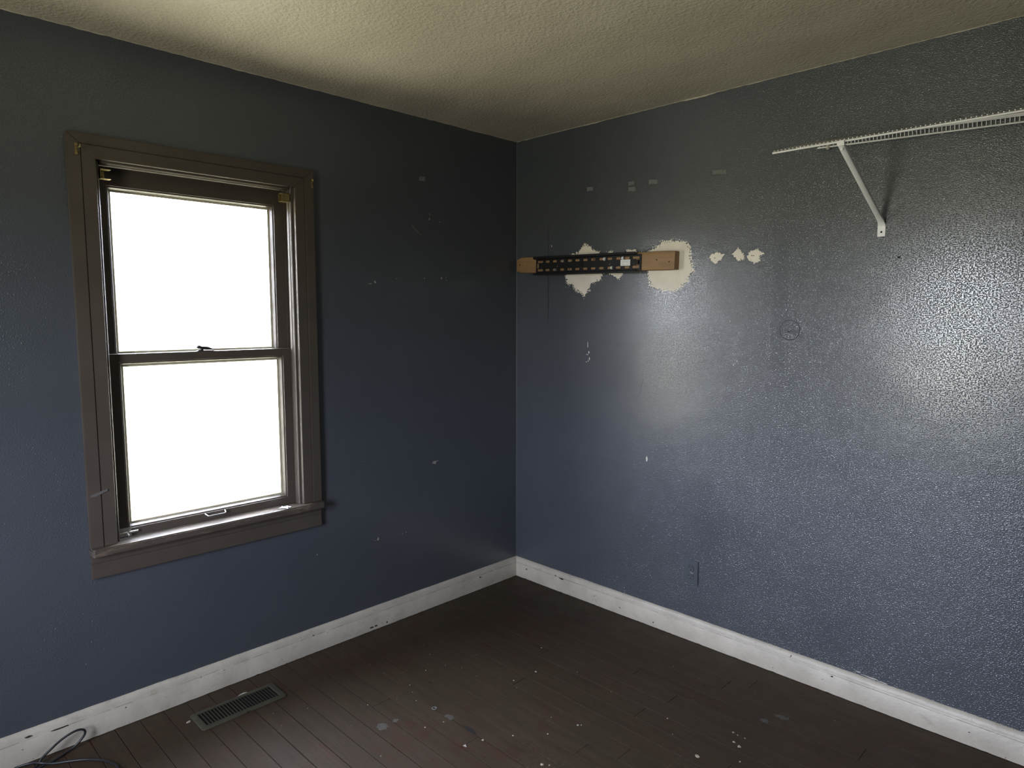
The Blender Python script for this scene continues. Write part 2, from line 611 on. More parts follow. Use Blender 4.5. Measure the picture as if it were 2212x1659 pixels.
def make_window(name, loc, rotz, label, hardware):
    """double-hung sash window; local +X points into the room, Y runs along the wall"""
    W = empty(name, loc, (0, 0, rotz))
    tag(W, label, 'window', kind='structure')
    hi, hg, ho = .361, .404, .446
    zi, zg, zo, zs = 2.022, 2.065, 2.100, .685

    def casing(inner, band):
        c = MB().prism(inner, 0, .018, 'x').build('casing', 'trim', W, bevel=.0012, seg=1)
        MB().prism(band, 0, .021, 'x').build('back_band', 'trim', c, bevel=.002)
        return c
    gp = .0005
    for s in (-1, 1):
        casing([(s * hg, zs), (s * hi, zs), (s * hi, zi), (s * hg, zg)],
               [(s * ho, zs), (s * (hg + gp), zs), (s * (hg + gp), zg + gp), (s * ho, zo)])
    casing([(-hi, zi), (hi, zi), (hg, zg), (-hg, zg)],
           [(-hg - gp, zg + gp), (hg + gp, zg + gp), (ho, zo), (-ho, zo)])
    # stool (inner sill board) with horns, bead and apron below it
    MB().prism([(-.045, -.3655), (0, -.3655), (0, -.449), (.043, -.449), (.047, -.440), (.047, 0), (.047, .440), (.043, .449), (0, .449), (0, .3655), (-.045, .3655)],
               .657, .685, 'z').build('stool', 'stool', W, bevel=.004)
    ap = MB().box((0, -.446, .573), (.018, .444, .628)).build('apron', 'trim', W, bevel=.002)
    MB().box((0, -.446, .6285), (.0205, .444, .6565)).build('apron_bead', 'trim', ap, bevel=.003)
    # jambs, head, outer sill
    for s in (-1, 1):
        MB().box((-.155, s * .366, .640), (-.0005, s * .385, 2.048)).build('jamb', 'trim', W)
    MB().box((-.155, -.366, 2.030), (-.0005, .366, 2.049)).build('head_jamb', 'trim', W)
    MB().prism([(-.20, .612), (-.20, .636), (-.046, .668), (-.046, .612)], -.3655, .3655, 'y').build('outer_sill', 'trim', W, bevel=.002)
    # stops and parting beads (profiled)
    sp = [(0.0, .352), (-.003, .349), (-.011, .349), (-.013, .346), (-.027, .3455), (-.0295, .348), (-.0295, .3655), (0.0, .3655)]
    for s in (-1, 1):
        MB().prism([(d, s * y) for d, y in sp], zs, 2.0295, 'z').build('stop', 'trim', W)
        MB().box((-.0705, s * .354, .69), (-.0665, s * .3655, 2.0295)).build('parting_bead', 'trim', W)
    z = 2.0295
    MB().prism([(d, z - (.3655 - y)) for d, y in sp], -.345, .345, 'y').build('head_stop', 'trim', W)
    MB().box((-.0705, -.3535, 2.018), (-.0665, .3535, 2.0295)).build('head_bead', 'trim', W)

    def sash(nm, xf, xb, z0, z1, gz0, gz1, gh):
        h = .3645
        xm = (xf + xb) / 2 - .002
        s_ = MB()
        s_.loft([rect_ring(h, z0, z1, xb), rect_ring(h, z0, z1, xf),
                 rect_ring(gh + .011, gz0 - .011, gz1 + .011, xf),
                 rect_ring(gh + .010, gz0 - .010, gz1 + .010, xf - .003),
                 rect_ring(gh + .005, gz0 - .005, gz1 + .005, xf - .005),
                 rect_ring(gh + .004, gz0 - .004, gz1 + .004, xf - .008),
                 rect_ring(gh, gz0, gz1, xm), rect_ring(gh + .004, gz0 - .004, gz1 + .004, xm - .0005),
                 rect_ring(gh + .006, gz0 - .006, gz1 + .006, xb)], close=True)
        so = s_.build(nm, 'trim', W)
        MB().box((xm - .0035, -gh - .003, gz0 - .003), (xm - .0005, gh + .003, gz1 + .003)).build('glass_pane', 'glass', so)
        MB().loft([rect_ring(gh + .0035, gz0 - .0035, gz1 + .0035, xm - .004),
                   rect_ring(gh - .008, gz0 + .008, gz1 - .008, xm - .004),
                   rect_ring(gh + .0035, gz0 - .0035, gz1 + .0035, xb)], close=True).build('glazing_putty', 'putty', so)
        return so
    lower = sash('lower_sash', -.031, -.0655, .686, 1.357, .728, 1.317, .301)
    sash('upper_sash', -.0715, -.106, 1.322, 2.0165, 1.356, 1.942, .300)
    # storm window outside
    st = MB().loft([rect_ring(.365, .66, 2.029, -.125), rect_ring(.340, .685, 2.004, -.125),
                    rect_ring(.340, .685, 2.004, -.150), rect_ring(.365, .66, 2.029, -.150)], close=True).build('storm_frame', 'aluminium', W)
    MB().box((-.147, -.340, 1.325), (-.128, .340, 1.352)).build('storm_rail', 'aluminium', st)
    if hardware:
        dy = -loc[1]
        for za, zb_ in ((.6855, 1.3245), (1.3525, 2.0035)):  # tinted panes added to this window only, to dim its daylight
            MB().box((-.139, -.3395, za), (-.136, .3395, zb_)).build('dimming_pane', 'dimming_glass', st)
        # sash lock on the meeting rail
        lk = MB().prism([(-.052, -.036), (-.034, -.036), (-.034, .026), (-.052, .026)], 1.3565, 1.3605, 'z')
        lk.disc((-.043, -.020), .009, 1.360, 1.366, 'z', 16)
        lk.tube([(-.043, -.036, 1.371), (-.043, -.032, 1.3735), (-.042, -.026, 1.3735), (-.041, -.020, 1.3715), (-.037, .004, 1.3685), (-.034, .020, 1.364)], [.003, .0075, .0075, .0055, .0065, .0025], 10)
        lk.build('sash_lock', 'bronze', lower, smooth=True)
        # wire sash lift
        MB().tube(smooth_path([(-.031, -1.727 + dy, .7145), (-.018, -1.724 + dy, .7105), (-.012, -1.718 + dy, .708), (-.011, -1.69 + dy, .708), (-.012, -1.658 + dy, .708), (-.018, -1.652 + dy, .7105), (-.031, -1.649 + dy, .7145)], 5), .0022, 8).build('sash_lift', 'steel', lower, smooth=True)
        # slide bolt
        ya, yb = -2.035 + dy, -1.992 + dy
        bo = MB().box((-.031, ya, .688), (-.0292, yb, .7215)).build('slide_bolt', 'steel', lower, bevel=.0005)
        MB().tube([(-.023, ya, .704), (-.023, -1.972 + dy, .7045)], .0042, 10).build('bolt_rod', 'steel', bo, smooth=True)
        kn = MB()
        kn.tube([(-.022, -2.010 + dy, .703), (-.010, -2.008 + dy, .698), (-.006, -2.007 + dy, .696)], [.003, .0028, .0045], 8)
        kn.build('knob', 'steel', bo, smooth=True)
        for yy in (-2.024, -2.003):
            MB().box((-.0292, yy - .003 + dy, .6975), (-.0175, yy + .003 + dy, .7105)).build('strap', 'steel', bo, bevel=.002)
        for yy, zz in ((-2.029, .7175), (-1.997, .7175), (-2.029, .692), (-1.997, .692)):
            MB().disc((yy + dy, zz), .0024, -.0292, -.0278, 'x', 10).build('screw', 'steel', bo)
    return W


window_1 = make_window('window_1', (0, W1_Y, 0), 0, 'brown-painted double-hung sash window with blown-out daylight', True)
window_2 = make_window('window_2', (W2_X, RY, 0), math.pi / 2, 'brown sash window in the wall opposite the wall mount', False)

# brass hooks on the casing and brass blind brackets in the head of the window


def curtain_hook(y, z, s, label):
    o = empty('curtain_hook', (.021, y, z))
    tag(o, label, 'hook', 'brass curtain hooks on the casing')
    MB().box((0, -.0036, -.019), (.0012, .0036, .019)).build('back_plate', 'brass', o, bevel=.0004)
    MB().tube(smooth_path([(.001, 0, .004), (.012, s * .002, .003), (.020, s * .005, .003), (.023, s * .007, .008), (.023, s * .008, .013)], 4), .0022, 8).build('hook_arm', 'brass', o, smooth=True)
    for zz in (-.014, .014):
        MB().disc((0, zz), .0052, .0012, .0055, 'x', 12).build('screw', 'brass', o, bevel=.0008)
    return o


curtain_hook(-2.108, 2.044, 1, 'brass curtain hook on the window casing corner far from the room corner')
curtain_hook(-1.252, 2.047, -1, 'brass curtain hook on the window casing corner nearest the room corner')


def blind_bracket(y0, y1, z0, z1, open_side, label):
    o = empty('blind_bracket', (-.012, (y0 + y1) / 2, z0))
    tag(o, label, 'bracket', 'brass blind brackets in the window head')
    h, w, d, t = z1 - z0, (y1 - y0) / 2, .014, .0013
    end = -open_side
    m = MB()
    m.box((-d, end * w, 0), (d, end * (w - t), h))
    m.box((-d, -w, h - t), (d, w, h))
    m.box((-d, -w, 0), (d, w, t))
    m.build('shell', 'brass', o)
    MB().box((-d, -w, 0), (-d + t, w if open_side < 0 else w * .1, h)).build('back_plate', 'brass', o)
    if open_side < 0:
        MB().box((d, -w, .001), (d + t, w, h - .001)).build('gate', 'brass', o, bevel=.0004)
        MB().disc((-w * .5, h * .68), .0022, d + t, d + t + .0008, 'x', 10).build('rivet', 'dark', o)
    else:
        MB().disc((-w * .35, h * .3), .0025, -d + t, -d + t + .001, 'x', 10).build('screw', 'dark', o)
    return o


blind_bracket(-2.035, -2.002, 1.962, 1.995, 1, 'open brass blind bracket in the window head corner far from the room corner')
blind_bracket(-1.380, -1.345, 1.962, 1.995, -1, 'closed brass box blind bracket in the window head corner nearest the room corner')

# crumpled wrapper on the sill
pv, pf = [], []
rnd = random.Random(5)
NX, NY = 9, 7
for i in range(NX):
    for j in range(NY):
        a, b = i / (NX - 1) - .5, j / (NY - 1) - .5
        k = 1 + .35 * math.sin(5 * math.atan2(b, a))
        pv.append((a * .034 * k + .004, b * .026 * k, .0012 + abs(noise.noise(Vector((a * 5, b * 5, 1)))) * .008 + rnd.uniform(0, .0025)))
for i in range(NX - 1):
    for j in range(NY - 1):
        q = i * NY + j
        pf.append((q, q + 1, q + NY + 1, q + NY))
wr = MB().add(pv, pf).build('wrapper', 'paper')
wr.location = (.018, -1.418, .6855)
wr.rotation_euler = (0, 0, .6)
sol = wr.modifiers.new('thickness', 'SOLIDIFY')
sol.thickness = .0004
tag(wr, 'crumpled silvery wrapper scrap on the window stool', 'litter')

# pale scrape across the casing
scr = MB().prism([(-2.128, .868), (-2.118, .866), (-2.074, .881), (-2.074, .888), (-2.088, .886), (-2.126, .874)], .0179, .0215, 'x').build('scrape_mark', 'scuff', window_1)
scr.location = (0, -W1_Y, 0)


# ------------------------------------------------------------------ wall mount on its plank
PL_A = -.0262
plank = empty('wooden_plank', (.028, 0, 1.770), (0, .0262, 0))
tag(plank, 'weathered lumber plank screwed flat to the blue wall behind the black rail', 'plank')
pm = MB()
rings = []
for i in range(25):
    u = .998 * i / 24
    e = .011 if i == 0 else (.0015 if i in (1, 24) else 0)
    t, h = -.0405 + noise.noise(Vector((u * 4, 2, 2))) * .0008, .0425 - e + noise.noise(Vector((u * 6, 0, 9))) * .0008
    c = .005
    tt = t + e
    rings.append([(u, 0.0, -h), (u, tt + c, -h), (u, tt + c * .3, -h + c * .3), (u, tt, -h + c), (u, tt, h - c), (u, tt + c * .3, h - c * .3), (u, tt + c, h), (u, 0.0, h)])
pm.loft(rings).build('board', 'plank', plank, smooth=True)
for u, v in ((.905, .004), (.970, -.006), (.035, .002)):
    MB().disc((u, v), .0032, -.0412, -.0395, 'y', 10).build('nail_hole', 'dark', plank)

rail = empty('mount_rail', (.188, -.0418, 1.7575), (0, .0200, 0))
tag(rail, 'black slotted steel TV mount rail bolted onto the wooden plank', 'wall mount')


def stadium(cx, cy, w, h, n=5):
    r = h / 2
    pts = []
    for k in range(n + 1):
        a = -math.pi / 2 + math.pi * k / n
        pts.append((cx + w / 2 - r + r * math.cos(a), cy + r * math.sin(a)))
    for k in range(n + 1):
        a = math.pi / 2 + math.pi * k / n
        pts.append((cx - w / 2 + r + r * math.cos(a), cy + r * math.sin(a)))
    return pts


def plate_with_holes(name, outer, holes, thick, mat, parent):
    cu = bpy.data.curves.new(name, 'CURVE')
    cu.dimensions = '2D'
    cu.fill_mode = 'BOTH'
    cu.extrude = thick / 2
    for poly in [outer] + holes:
        sp = cu.splines.new('POLY')
        sp.points.add(len(poly) - 1)
        for p, q in zip(sp.points, poly):
            p.co = (q[0], q[1], 0, 1)
        sp.use_cyclic_u = True
    tmp = bpy.data.objects.new(name + '_outline', cu)
    C.objects.link(tmp)
    bpy.context.view_layer.update()
    dg = bpy.context.evaluated_depsgraph_get()
    me = bpy.data.meshes.new_from_object(tmp.evaluated_get(dg))
    bpy.data.objects.remove(tmp)
    bpy.data.curves.remove(cu)
    me.name = name
    me.transform(Matrix.Rotation(math.pi / 2, 4, 'X'))
    me.materials.clear()
    me.materials.append(M[mat])
    o = bpy.data.objects.new(name, me)
    C.objects.link(o)
    o.parent = parent
    return o


LR = .664
holes = []
slots = []
for row in (1, -1):
    for i in range(13):
        u = .030 + i * (LR - .060) / 12
        w = .042 if i in (0, 12) else .031
        slots.append((u, row * .0215))
        holes.append(stadium(u, row * .0215, w, .0115))
holes.append([(.006, -.013), (.015, -.013), (.020, -.007), (.020, .007), (.015, .013), (.006, .013)])
holes.append([(.630, -.008), (.636, -.014), (.654, -.014), (.654, .014), (.636, .014), (.630, .008)])
for ua in (.147, .482):
    holes.append([(ua, -.0105), (ua + .006, -.002), (ua + .002, -.002), (ua + .002, .009), (ua - .002, .009), (ua - .002, -.002), (ua - .006, -.002)])
plate_with_holes('slotted_plate', [(0, -.038), (LR, -.038), (LR, .038), (0, .038)], holes, .002, 'black_metal', rail).location = (0, -.002, 0)
for s in (1, -1):
    prof = [(-.001, s * .0345), (-.001, s * .0375), (-.0155, s * .0395), (-.0155, s * .0485), (-.0172, s * .0485), (-.0172, s * .0375), (-.003, s * .0345)]
    rings = [[(u, d, v) for d, v in prof] for u in (-.010, LR - .022)]
    MB().loft(rings).build('flange', 'black_metal', rail, bevel=.0005, seg=1)
MB().box((.637, -.010, -.011), (.652, -.0005, .011)).build('latch', 'black_metal', rail, bevel=.001)
# box in the middle of the plate, bolts, sticker
lv = MB().box((.283, -.0062, -.013), (.318, -.003, .015)).build('level_box', 'black_metal', rail, bevel=.001)
for k in range(3):
    MB().box((.287 + k * .009, -.0072, -.011), (.292 + k * .009, -.006, .013)).build('rib', 'black_metal', lv)
for u, v, r in ((.187, .0215, .0062), (.134, -.0215, .0058), (.452, .0215, .0072), (.560, .0215, .0066), (.497, -.0215, .0062)):
    b_ = MB().disc((u, v), r, -.0035, -.0095, 'y', 6).build('bolt', 'steel', rail, bevel=.001)
    MB().disc((u, v), r * 1.18, -.0028, -.004, 'y', 18).build('washer', 'steel', b_)
for u, v in ((.230, -.0215), (.384, .0215), (.395, .0215), (.555, -.0215), (.507, .0215)):
    MB().disc((u, v), .0035, .0002, -.0006, 'y', 10).build('pilot_hole', 'dark', rail)
stk = MB().box((.548, -.0036, -.0145), (.603, -.0030, .0145)).build('sticker', 'sticker', rail)
rnd = random.Random(2)
for k in range(5):
    zz = .009 - k * .005
    MB().box((.552, -.0038, zz - .0006), (.552 + rnd.uniform(.012, .046), -.0036, zz + .0006)).build('print_line', 'print', stk)


# ------------------------------------------------------------------ repairs and marks on the mount wall
def inside(p, poly):
    c, n, dmin = False, len(poly), 9
    for i in range(n):
        a, b = poly[i], poly[(i + 1) % n]
        if (a[1] > p[1]) != (b[1] > p[1]) and p[0] < (b[0] - a[0]) * (p[1] - a[1]) / (b[1] - a[1]) + a[0]:
            c = not c
        dx, dz = b[0] - a[0], b[1] - a[1]
        t = max(0, min(1, ((p[0] - a[0]) * dx + (p[1] - a[1]) * dz) / (dx * dx + dz * dz + 1e-12)))
        dmin = min(dmin, math.hypot(p[0] - a[0] - t * dx, p[1] - a[1] - t * dz))
    return dmin if c else -dmin


def patch(poly, cell, amp, seed, thick=.0012):
    """smear of spackle: ragged outline, thins out to nothing at its edge"""
    x0, x1 = min(p[0] for p in poly) - 2 * amp, max(p[0] for p in poly) + 2 * amp
    z0, z1 = min(p[1] for p in poly) - 2 * amp, max(p[1] for p in poly) + 2 * amp
    nx, nz = int((x1 - x0) / cell), int((z1 - z0) / cell)
    keep = set()
    for i in range(nx):
        for j in range(nz):
            p = (x0 + (i + .5) * cell, z0 + (j + .5) * cell)
            v = Vector((p[0], p[1], seed))
            d = inside(p, poly)
            d += amp * .7 * noise.noise(v * 45) + amp * 1.0 * noise.noise(v * 150) + amp * 1.2 * noise.noise(v * 260)
            if d > 0:
                keep.add((i, j))
    idx, v, f = {}, [], []

    def vert(i, j):
        if (i, j) not in idx:
            n_in = sum(((i - a, j - b) in keep) for a in (0, 1) for b in (0, 1))
            x, z = x0 + i * cell, z0 + j * cell
            y = .0003 if n_in < 4 else -thick * (.8 + .4 * noise.noise(Vector((x * 30, z * 30, seed + 5))))
            idx[(i, j)] = len(v)
            v.append((x, y, z))
        return idx[(i, j)]
    for i, j in sorted(keep):
        f.append((vert(i, j), vert(i + 1, j), vert(i + 1, j + 1), vert(i, j + 1)))
    o = MB().add(v, f).build('spackle_patch', 'spackle', wall_right, smooth=True)
    return o


PA = [(.351, 1.699), (.365, 1.640), (.395, 1.655), (.420, 1.625), (.455, 1.612), (.482, 1.593), (.512, 1.618), (.525, 1.655), (.585, 1.672), (.603, 1.702), (.560, 1.78), (.575, 1.812), (.535, 1.830), (.494, 1.862), (.455, 1.842), (.436, 1.818), (.396, 1.815), (.38, 1.76)]
PA2 = [(.640, 1.700), (.700, 1.668), (.718, 1.70), (.70, 1.75), (.655, 1.812), (.620, 1.806), (.605, 1.76)]
PB = [(.850, 1.790), (.893, 1.812), (.934, 1.838), (.988, 1.840), (1.048, 1.834), (1.083, 1.802), (1.089, 1.756), (1.101, 1.698), (1.073, 1.648), (1.035, 1.614), (.985, 1.600), (.940, 1.610), (.895, 1.622), (.869, 1.640), (.855, 1.700)]
PB2 = [(.735, 1.812), (.79, 1.811), (.80, 1.78), (.74, 1.78)]
P1 = [(1.171, 1.750), (1.185, 1.764), (1.213, 1.770), (1.245, 1.759), (1.232, 1.737), (1.204, 1.717), (1.188, 1.730)]
P2 = [(1.277, 1.756), (1.306, 1.783), (1.319, 1.769), (1.330, 1.756), (1.337, 1.746), (1.334, 1.730), (1.306, 1.726), (1.297, 1.741)]
P3 = [(1.345, 1.744), (1.359, 1.764), (1.395, 1.771), (1.405, 1.759), (1.420, 1.752), (1.403, 1.739), (1.402, 1.721), (1.380, 1.710), (1.349, 1.733)]
for poly, cell, amp, sd in ((PA, .0020, .015, 1), (PA2, .002, .009, 2), (PB, .0021, .015, 3), (PB2, .002, .006, 4), (P1, .0014, .004, 5), (P2, .0014, .005, 6), (P3, .0014, .005, 7)):
    patch(poly, cell, amp, sd)
for x, z in ((1.2005, 1.745), (1.3205, 1.733), (1.376, 1.744), (1.921, 1.706), (1.368, 1.745)):
    MB().disc((x, z), .0042 if x > 1.9 else .0020, -.0018, .002, 'y', 10).build('nail_hole', 'dark', wall_right)


def blob_poly(c, rx, rz, seed, n=11, j=.35):
    r = random.Random(seed)
    return [(c[0] + rx * math.cos(2 * math.pi * k / n) * (1 + r.uniform(-j, j)), c[1] + rz * math.sin(2 * math.pi * k / n) * (1 + r.uniform(-j, j))) for k in range(n)]


# chips in the paint (right wall: x,z ; left wall: y,z)
sd = 20
for x, z, rx, rz in ((.508, 1.349, .0022, .015), (.516, 1.311, .0032, .007), (.505, 1.299, .006, .0022), (.520, 1.278, .003, .007), (.512, 1.266, .003, .003), (.501, 1.261, .003, .0022), (.8755, .813, .0042, .012), (.2585, 1.862, .0035, .0045)):
    sd += 1
    MB().prism(blob_poly((x, z), rx, rz, sd), -.0006, .002, 'y').build('paint_chip', 'chip', wall_right)
for y, z, ry, rz in ((-.612, 1.966, .0042, .005), (-.609, 1.989, .0015, .005), (-.546, 1.959, .005, .0016), (-.933, 1.650, .0055, .005), (-.965, 1.640, .0025, .0025), (-.957, 1.641, .0028, .0028), (-.813, 1.669, .002, .002), (-.647, 1.677, .003, .0028), (-.539, 1.683, .004, .0055), (-.510, 1.689, .0028, .0025), (-.506, 1.674, .0025, .0025), (-.521, 1.818, .0026, .002), (-.595, .751, .012, .009), (-.580, .757, .008, .0025), (-.943, .433, .007, .007), (-.960, .430, .003, .002), (-.780, .431, .003, .003), (-.801, .426, .002, .002), (-1.264, .438, .0026, .0026), (-1.011, .821, .0018, .0018)):
    sd += 1
    MB().prism(blob_poly((y, z), ry, rz, sd, 11, .5), -.002, .0006, 'x').build('paint_chip', 'dim_chip', wall_left)
MB().disc((-.136, 2.157), .003, -.002, .0008, 'x', 10).build('nail_hole', 'dark', wall_left)
MB().prism([(-.722, 1.926), (-.716, 1.931), (-.690, 1.908), (-.660, 1.886), (-.664, 1.880), (-.697, 1.902)], -.002, .0005, 'x').build('scuff_mark', 'scuff', wall_left)
# white paint smears above the right baseboard
for x, z, rx, rz in ((1.862, .1205, .010, .0018), (1.905, .1150, .026, .0022), (1.952, .112, .018, .0018)):
    sd += 1
    MB().prism(blob_poly((x, z), rx, rz, sd, 13, .45), -.0007, .002, 'y').build('paint_smear', 'chip', wall_right)

# dark chips in the baseboard paint
for y, z, ry, rz in ((-1.003, .0178, .009, .0045), (-.977, .0182, .007, .004), (-.914, .0156, .003, .005), (-2.254, .0800, .030, .0016), (-2.352, .0900, .008, .0018), (-.30, .0700, .006, .003)):
    sd += 1
    MB().prism(blob_poly((y, z), ry, rz, sd, 11, .45), .012, .0193, 'x').build('paint_chip', 'dark_chip', bb_left)
for x, z, rx, rz in ((.3653, .0770, .010, .0042), (.349, .0785, .006, .002), (.318, .0830, .0035, .0025), (1.771, .0735, .004, .003), (.10, .060, .004, .004)):
    sd += 1
    MB().prism(blob_poly((x, z), rx, rz, sd, 11, .45), -.012, -.0193, 'y').build('paint_chip', 'dark_chip', bb_right)

# hairline crack, gouge and round painted-over cover
cr = []
for k in range(45):
    t = k / 44
    z = 1.990 - .538 * t
    cr.append((.2355 + .0045 * max(0, t - .55) + noise.noise(Vector((z * 14, 3, 1))) * .0014, z))
w = [(.0005 + .0016 * min(1, 5 * (1 - abs(2 * k / 44 - 1)))) for k in range(45)]
MB().prism([(p[0] - a, p[1]) for p, a in zip(cr, w)] + [(p[0] + a, p[1]) for p, a in reversed(list(zip(cr, w)))], -.0005, .001, 'y').build('hairline_crack', 'crack', wall_right)
gg = smooth_path([(.846, 0, 1.198), (.837, 0, 1.160), (.829, 0, 1.126), (.806, 0, 1.099)], 6)
MB().prism([(p.x - .0009, p.z) for p in gg] + [(p.x + .0009, p.z) for p in reversed(gg)], -.0005, .001, 'y').build('gouge', 'crack', wall_right)
MB().loft([[(1.540 + r * math.cos(2 * math.pi * k / 48), y, 1.440 + r * math.sin(2 * math.pi * k / 48)) for k in range(48)] for r, y in ((.0398, .001), (.0396, -.0016), (.0380, -.0022))]).build('round_cover', 'wall_right', wall_right)
arc = []
for k in range(41):
    a = math.radians(95 + 235 * k / 40)
    wd = .0006 + .0011 * math.sin(math.pi * k / 40)
    arc.append((a, wd))
MB().prism([(1.540 + .0402 * math.cos(a), 1.440 + .0402 * math.sin(a)) for a, q in arc] + [(1.540 + (.0402 + q) * math.cos(a), 1.440 + (.0402 + q) * math.sin(a)) for a, q in reversed(arc)], -.0006, .001, 'y').build('cover_gap', 'crack', wall_right)
MB().prism(blob_poly((1.536, 1.434), .005, .003, 77), -.0026, -.0015, 'y').build('cover_dent', 'crack', wall_right)

# tape scraps


def tape(poly, plane, label, group):
    j = random.Random(len(label))
    pts = []
    for i in range(4):
        a, b = poly[i], poly[(i + 1) % 4]
        for k in range(5):
            t = k / 5
            pts.append((a[0] + (b[0] - a[0]) * t + j.uniform(-.001, .001), a[1] + (b[1] - a[1]) * t + j.uniform(-.001, .001)))
    cx, cz = sum(p[0] for p in pts) / len(pts), sum(p[1] for p in pts) / len(pts)
    q = [(p[0] - cx, p[1] - cz) for p in pts]
    if plane == 'y':
        o = MB().prism(q, -.0011, .0002, 'y').build('tape_scrap', 'tape')
        o.location = (cx, 0, cz)
    else:
        o = MB().prism(q, -.0002, .0011, 'x').build('tape_scrap', 'tape')
        o.location = (0, cx, cz)
    return tag(o, label, 'tape', group)


tg = 'grey tape scraps on the blue wall'
tape([(.491, 2.134), (.528, 2.134), (.531, 2.116), (.493, 2.115)], 'y', 'small grey tape scrap above the black rail, nearest the room corner', tg)
tape([(.740, 2.126), (.772, 2.129), (.775, 2.111), (.743, 2.109)], 'y', 'upper of two grey tape scraps stuck one above the other', tg)
tape([(.742, 2.103), (.780, 2.101), (.783, 2.080), (.743, 2.084)], 'y', 'lower of two grey tape scraps stuck one above the other', tg)
tape([(.856, 2.122), (.899, 2.117), (.900, 2.098), (.854, 2.104)], 'y', 'grey tape scrap beside the pair stuck one above the other', tg)
tape([(1.174, 2.119), (1.239, 2.111), (1.241, 2.095), (1.178, 2.101)], 'y', 'longest grey tape scrap, nearest the white wire shelf', tg)
tape([(-.672, 2.161), (-.634, 2.165), (-.636, 2.144), (-.670, 2.142)], 'x', 'dark grey tape scrap on the wall with the brown window', tg)


# ------------------------------------------------------------------ wire shelf
SX0, SX1, SD = 1.621, 3.385, .405


def zb(x):
    return 2.160 - .0395 * (x - 1.627)


ZF = 2.0565
shelf = empty('wire_shelf', (SX0, 0, ZF))
tag(shelf, 'white vinyl-coated close-mesh wire shelf fixed high on the blue wall', 'shelf')


def wire_profile():
    L = math.hypot(SD - .010, zb(2.2) - ZF)
    return MB().tube([(0, 0, -.026), (0, 0, -.004), (0, -.0015, -.0012), (0, -.004, 0), (0, -L, 0)], .0017, 6)


wire0 = wire_profile().build('deck_wire', 'white_wire', shelf, smooth=True)
nw = int((SX1 - SX0 - .008) / .0127)
for i in range(nw):
    x = SX0 + .005 + i * .0127
    w_ = wire0 if i == 0 else link_copy(wire0, shelf)
    slope = math.atan2(zb(x) - ZF, SD - .010)
    w_.location = (x - SX0, -.0085, zb(x) - ZF)
    w_.rotation_euler = (slope, 0, 0)


def rod(name, y, zfun, r):
    MB().tube([(SX0 + (SX1 - SX0) * k / 12 - SX0, y, zfun(SX0 + (SX1 - SX0) * k / 12) - ZF) for k in range(13)], r, 10).build(name, 'white_wire', shelf, smooth=True)


rod('lip_rod', -.0115, lambda x: zb(x) - .026, .0029)
rod('back_rod', -.0130, lambda x: zb(x) - .0050, .0029)
rod('middle_rod', -.205, lambda x: (zb(x) + ZF) / 2 - .0048, .0026)
rod('front_rod', -.3995, lambda x: ZF - .0050, .0032)
rod('front_rod', -.3860, lambda x: ZF + .0035 - .0050, .0026)
for xc in (1.660, 2.45, 3.1):
    cl = MB()
    cl.prism([(xc - .007 - SX0, -.0165), (xc + .007 - SX0, -.0165), (xc + .007 - SX0, 0), (xc - .007 - SX0, 0)], zb(xc) - .036 - ZF, zb(xc) - .018 - ZF, 'z')
    c_ = cl.build('wall_clip', 'clip', shelf, bevel=.003)
    MB().disc((xc - SX0, zb(xc) - .027 - ZF), .0036, -.0165, -.0195, 'y', 12).build('screw', 'steel', c_, bevel=.0008)

# support brace under the front edge
brace = empty('shelf_brace', (1.859, 0, 1.784))
tag(brace, 'white steel diagonal brace under the wire shelf', 'bracket')


def brace_ring(c, tdir, w, d, n=12):
    t = Vector(tdir).normalized()
    sx = Vector((1, 0, 0))
    sx = (sx - t * sx.dot(t)).normalized()
    sy = t.cross(sx)
    e = 4
    out = []
    for k in range(n):
        a = 2 * math.pi * k / n
        ca, sa = math.cos(a), math.sin(a)
        out.append(Vector(c) + sx * (w * abs(ca) ** (2 / e) * (1 if ca >= 0 else -1)) + sy * (d * abs(sa) ** (2 / e) * (1 if sa >= 0 else -1)))
    return out


top = Vector((-.014, -.398, 2.043 - 1.784))
bot = Vector((0, -.0075, .052))
dr = top - bot
rings = [brace_ring((0, -.0015, .0), (0, 0, 1), .0135, .0014), brace_ring((0, -.0015, .034), (0, 0, 1), .0138, .0014),
         brace_ring((0, -.0030, .043), dr * .5 + Vector((0, 0, .15)), .0130, .0022), brace_ring(bot + dr * .02, dr, .0115, .0048),
         brace_ring(bot + dr * .12, dr, .0100, .0068), brace_ring(bot + dr * .5, dr, .0098, .0070), brace_ring(bot + dr * .94, dr, .0100, .0070),
         brace_ring(bot + dr * 1.0, dr, .0102, .0055)]
MB().loft(rings).build('arm', 'white_wire', brace, smooth=True)
MB().disc((0, .016), .0036, -.0030, -.0026, 'y', 14).build('screw_hole', 'dark', brace)
hk = MB().prism([(-.382, .2560), (-.4035, .2545), (-.4070, .2630), (-.4065, .2700), (-.4050, .2700), (-.4050, .2635), (-.4020, .2575), (-.382, .2585)], -.024, -.002, 'x')
hk.build('saddle', 'white_wire', brace, bevel=.0006)
MB().disc((-.013, .2450), .0042, -.391, -.3945, 'y', 12).build('rivet', 'white_wire', brace, bevel=.001)

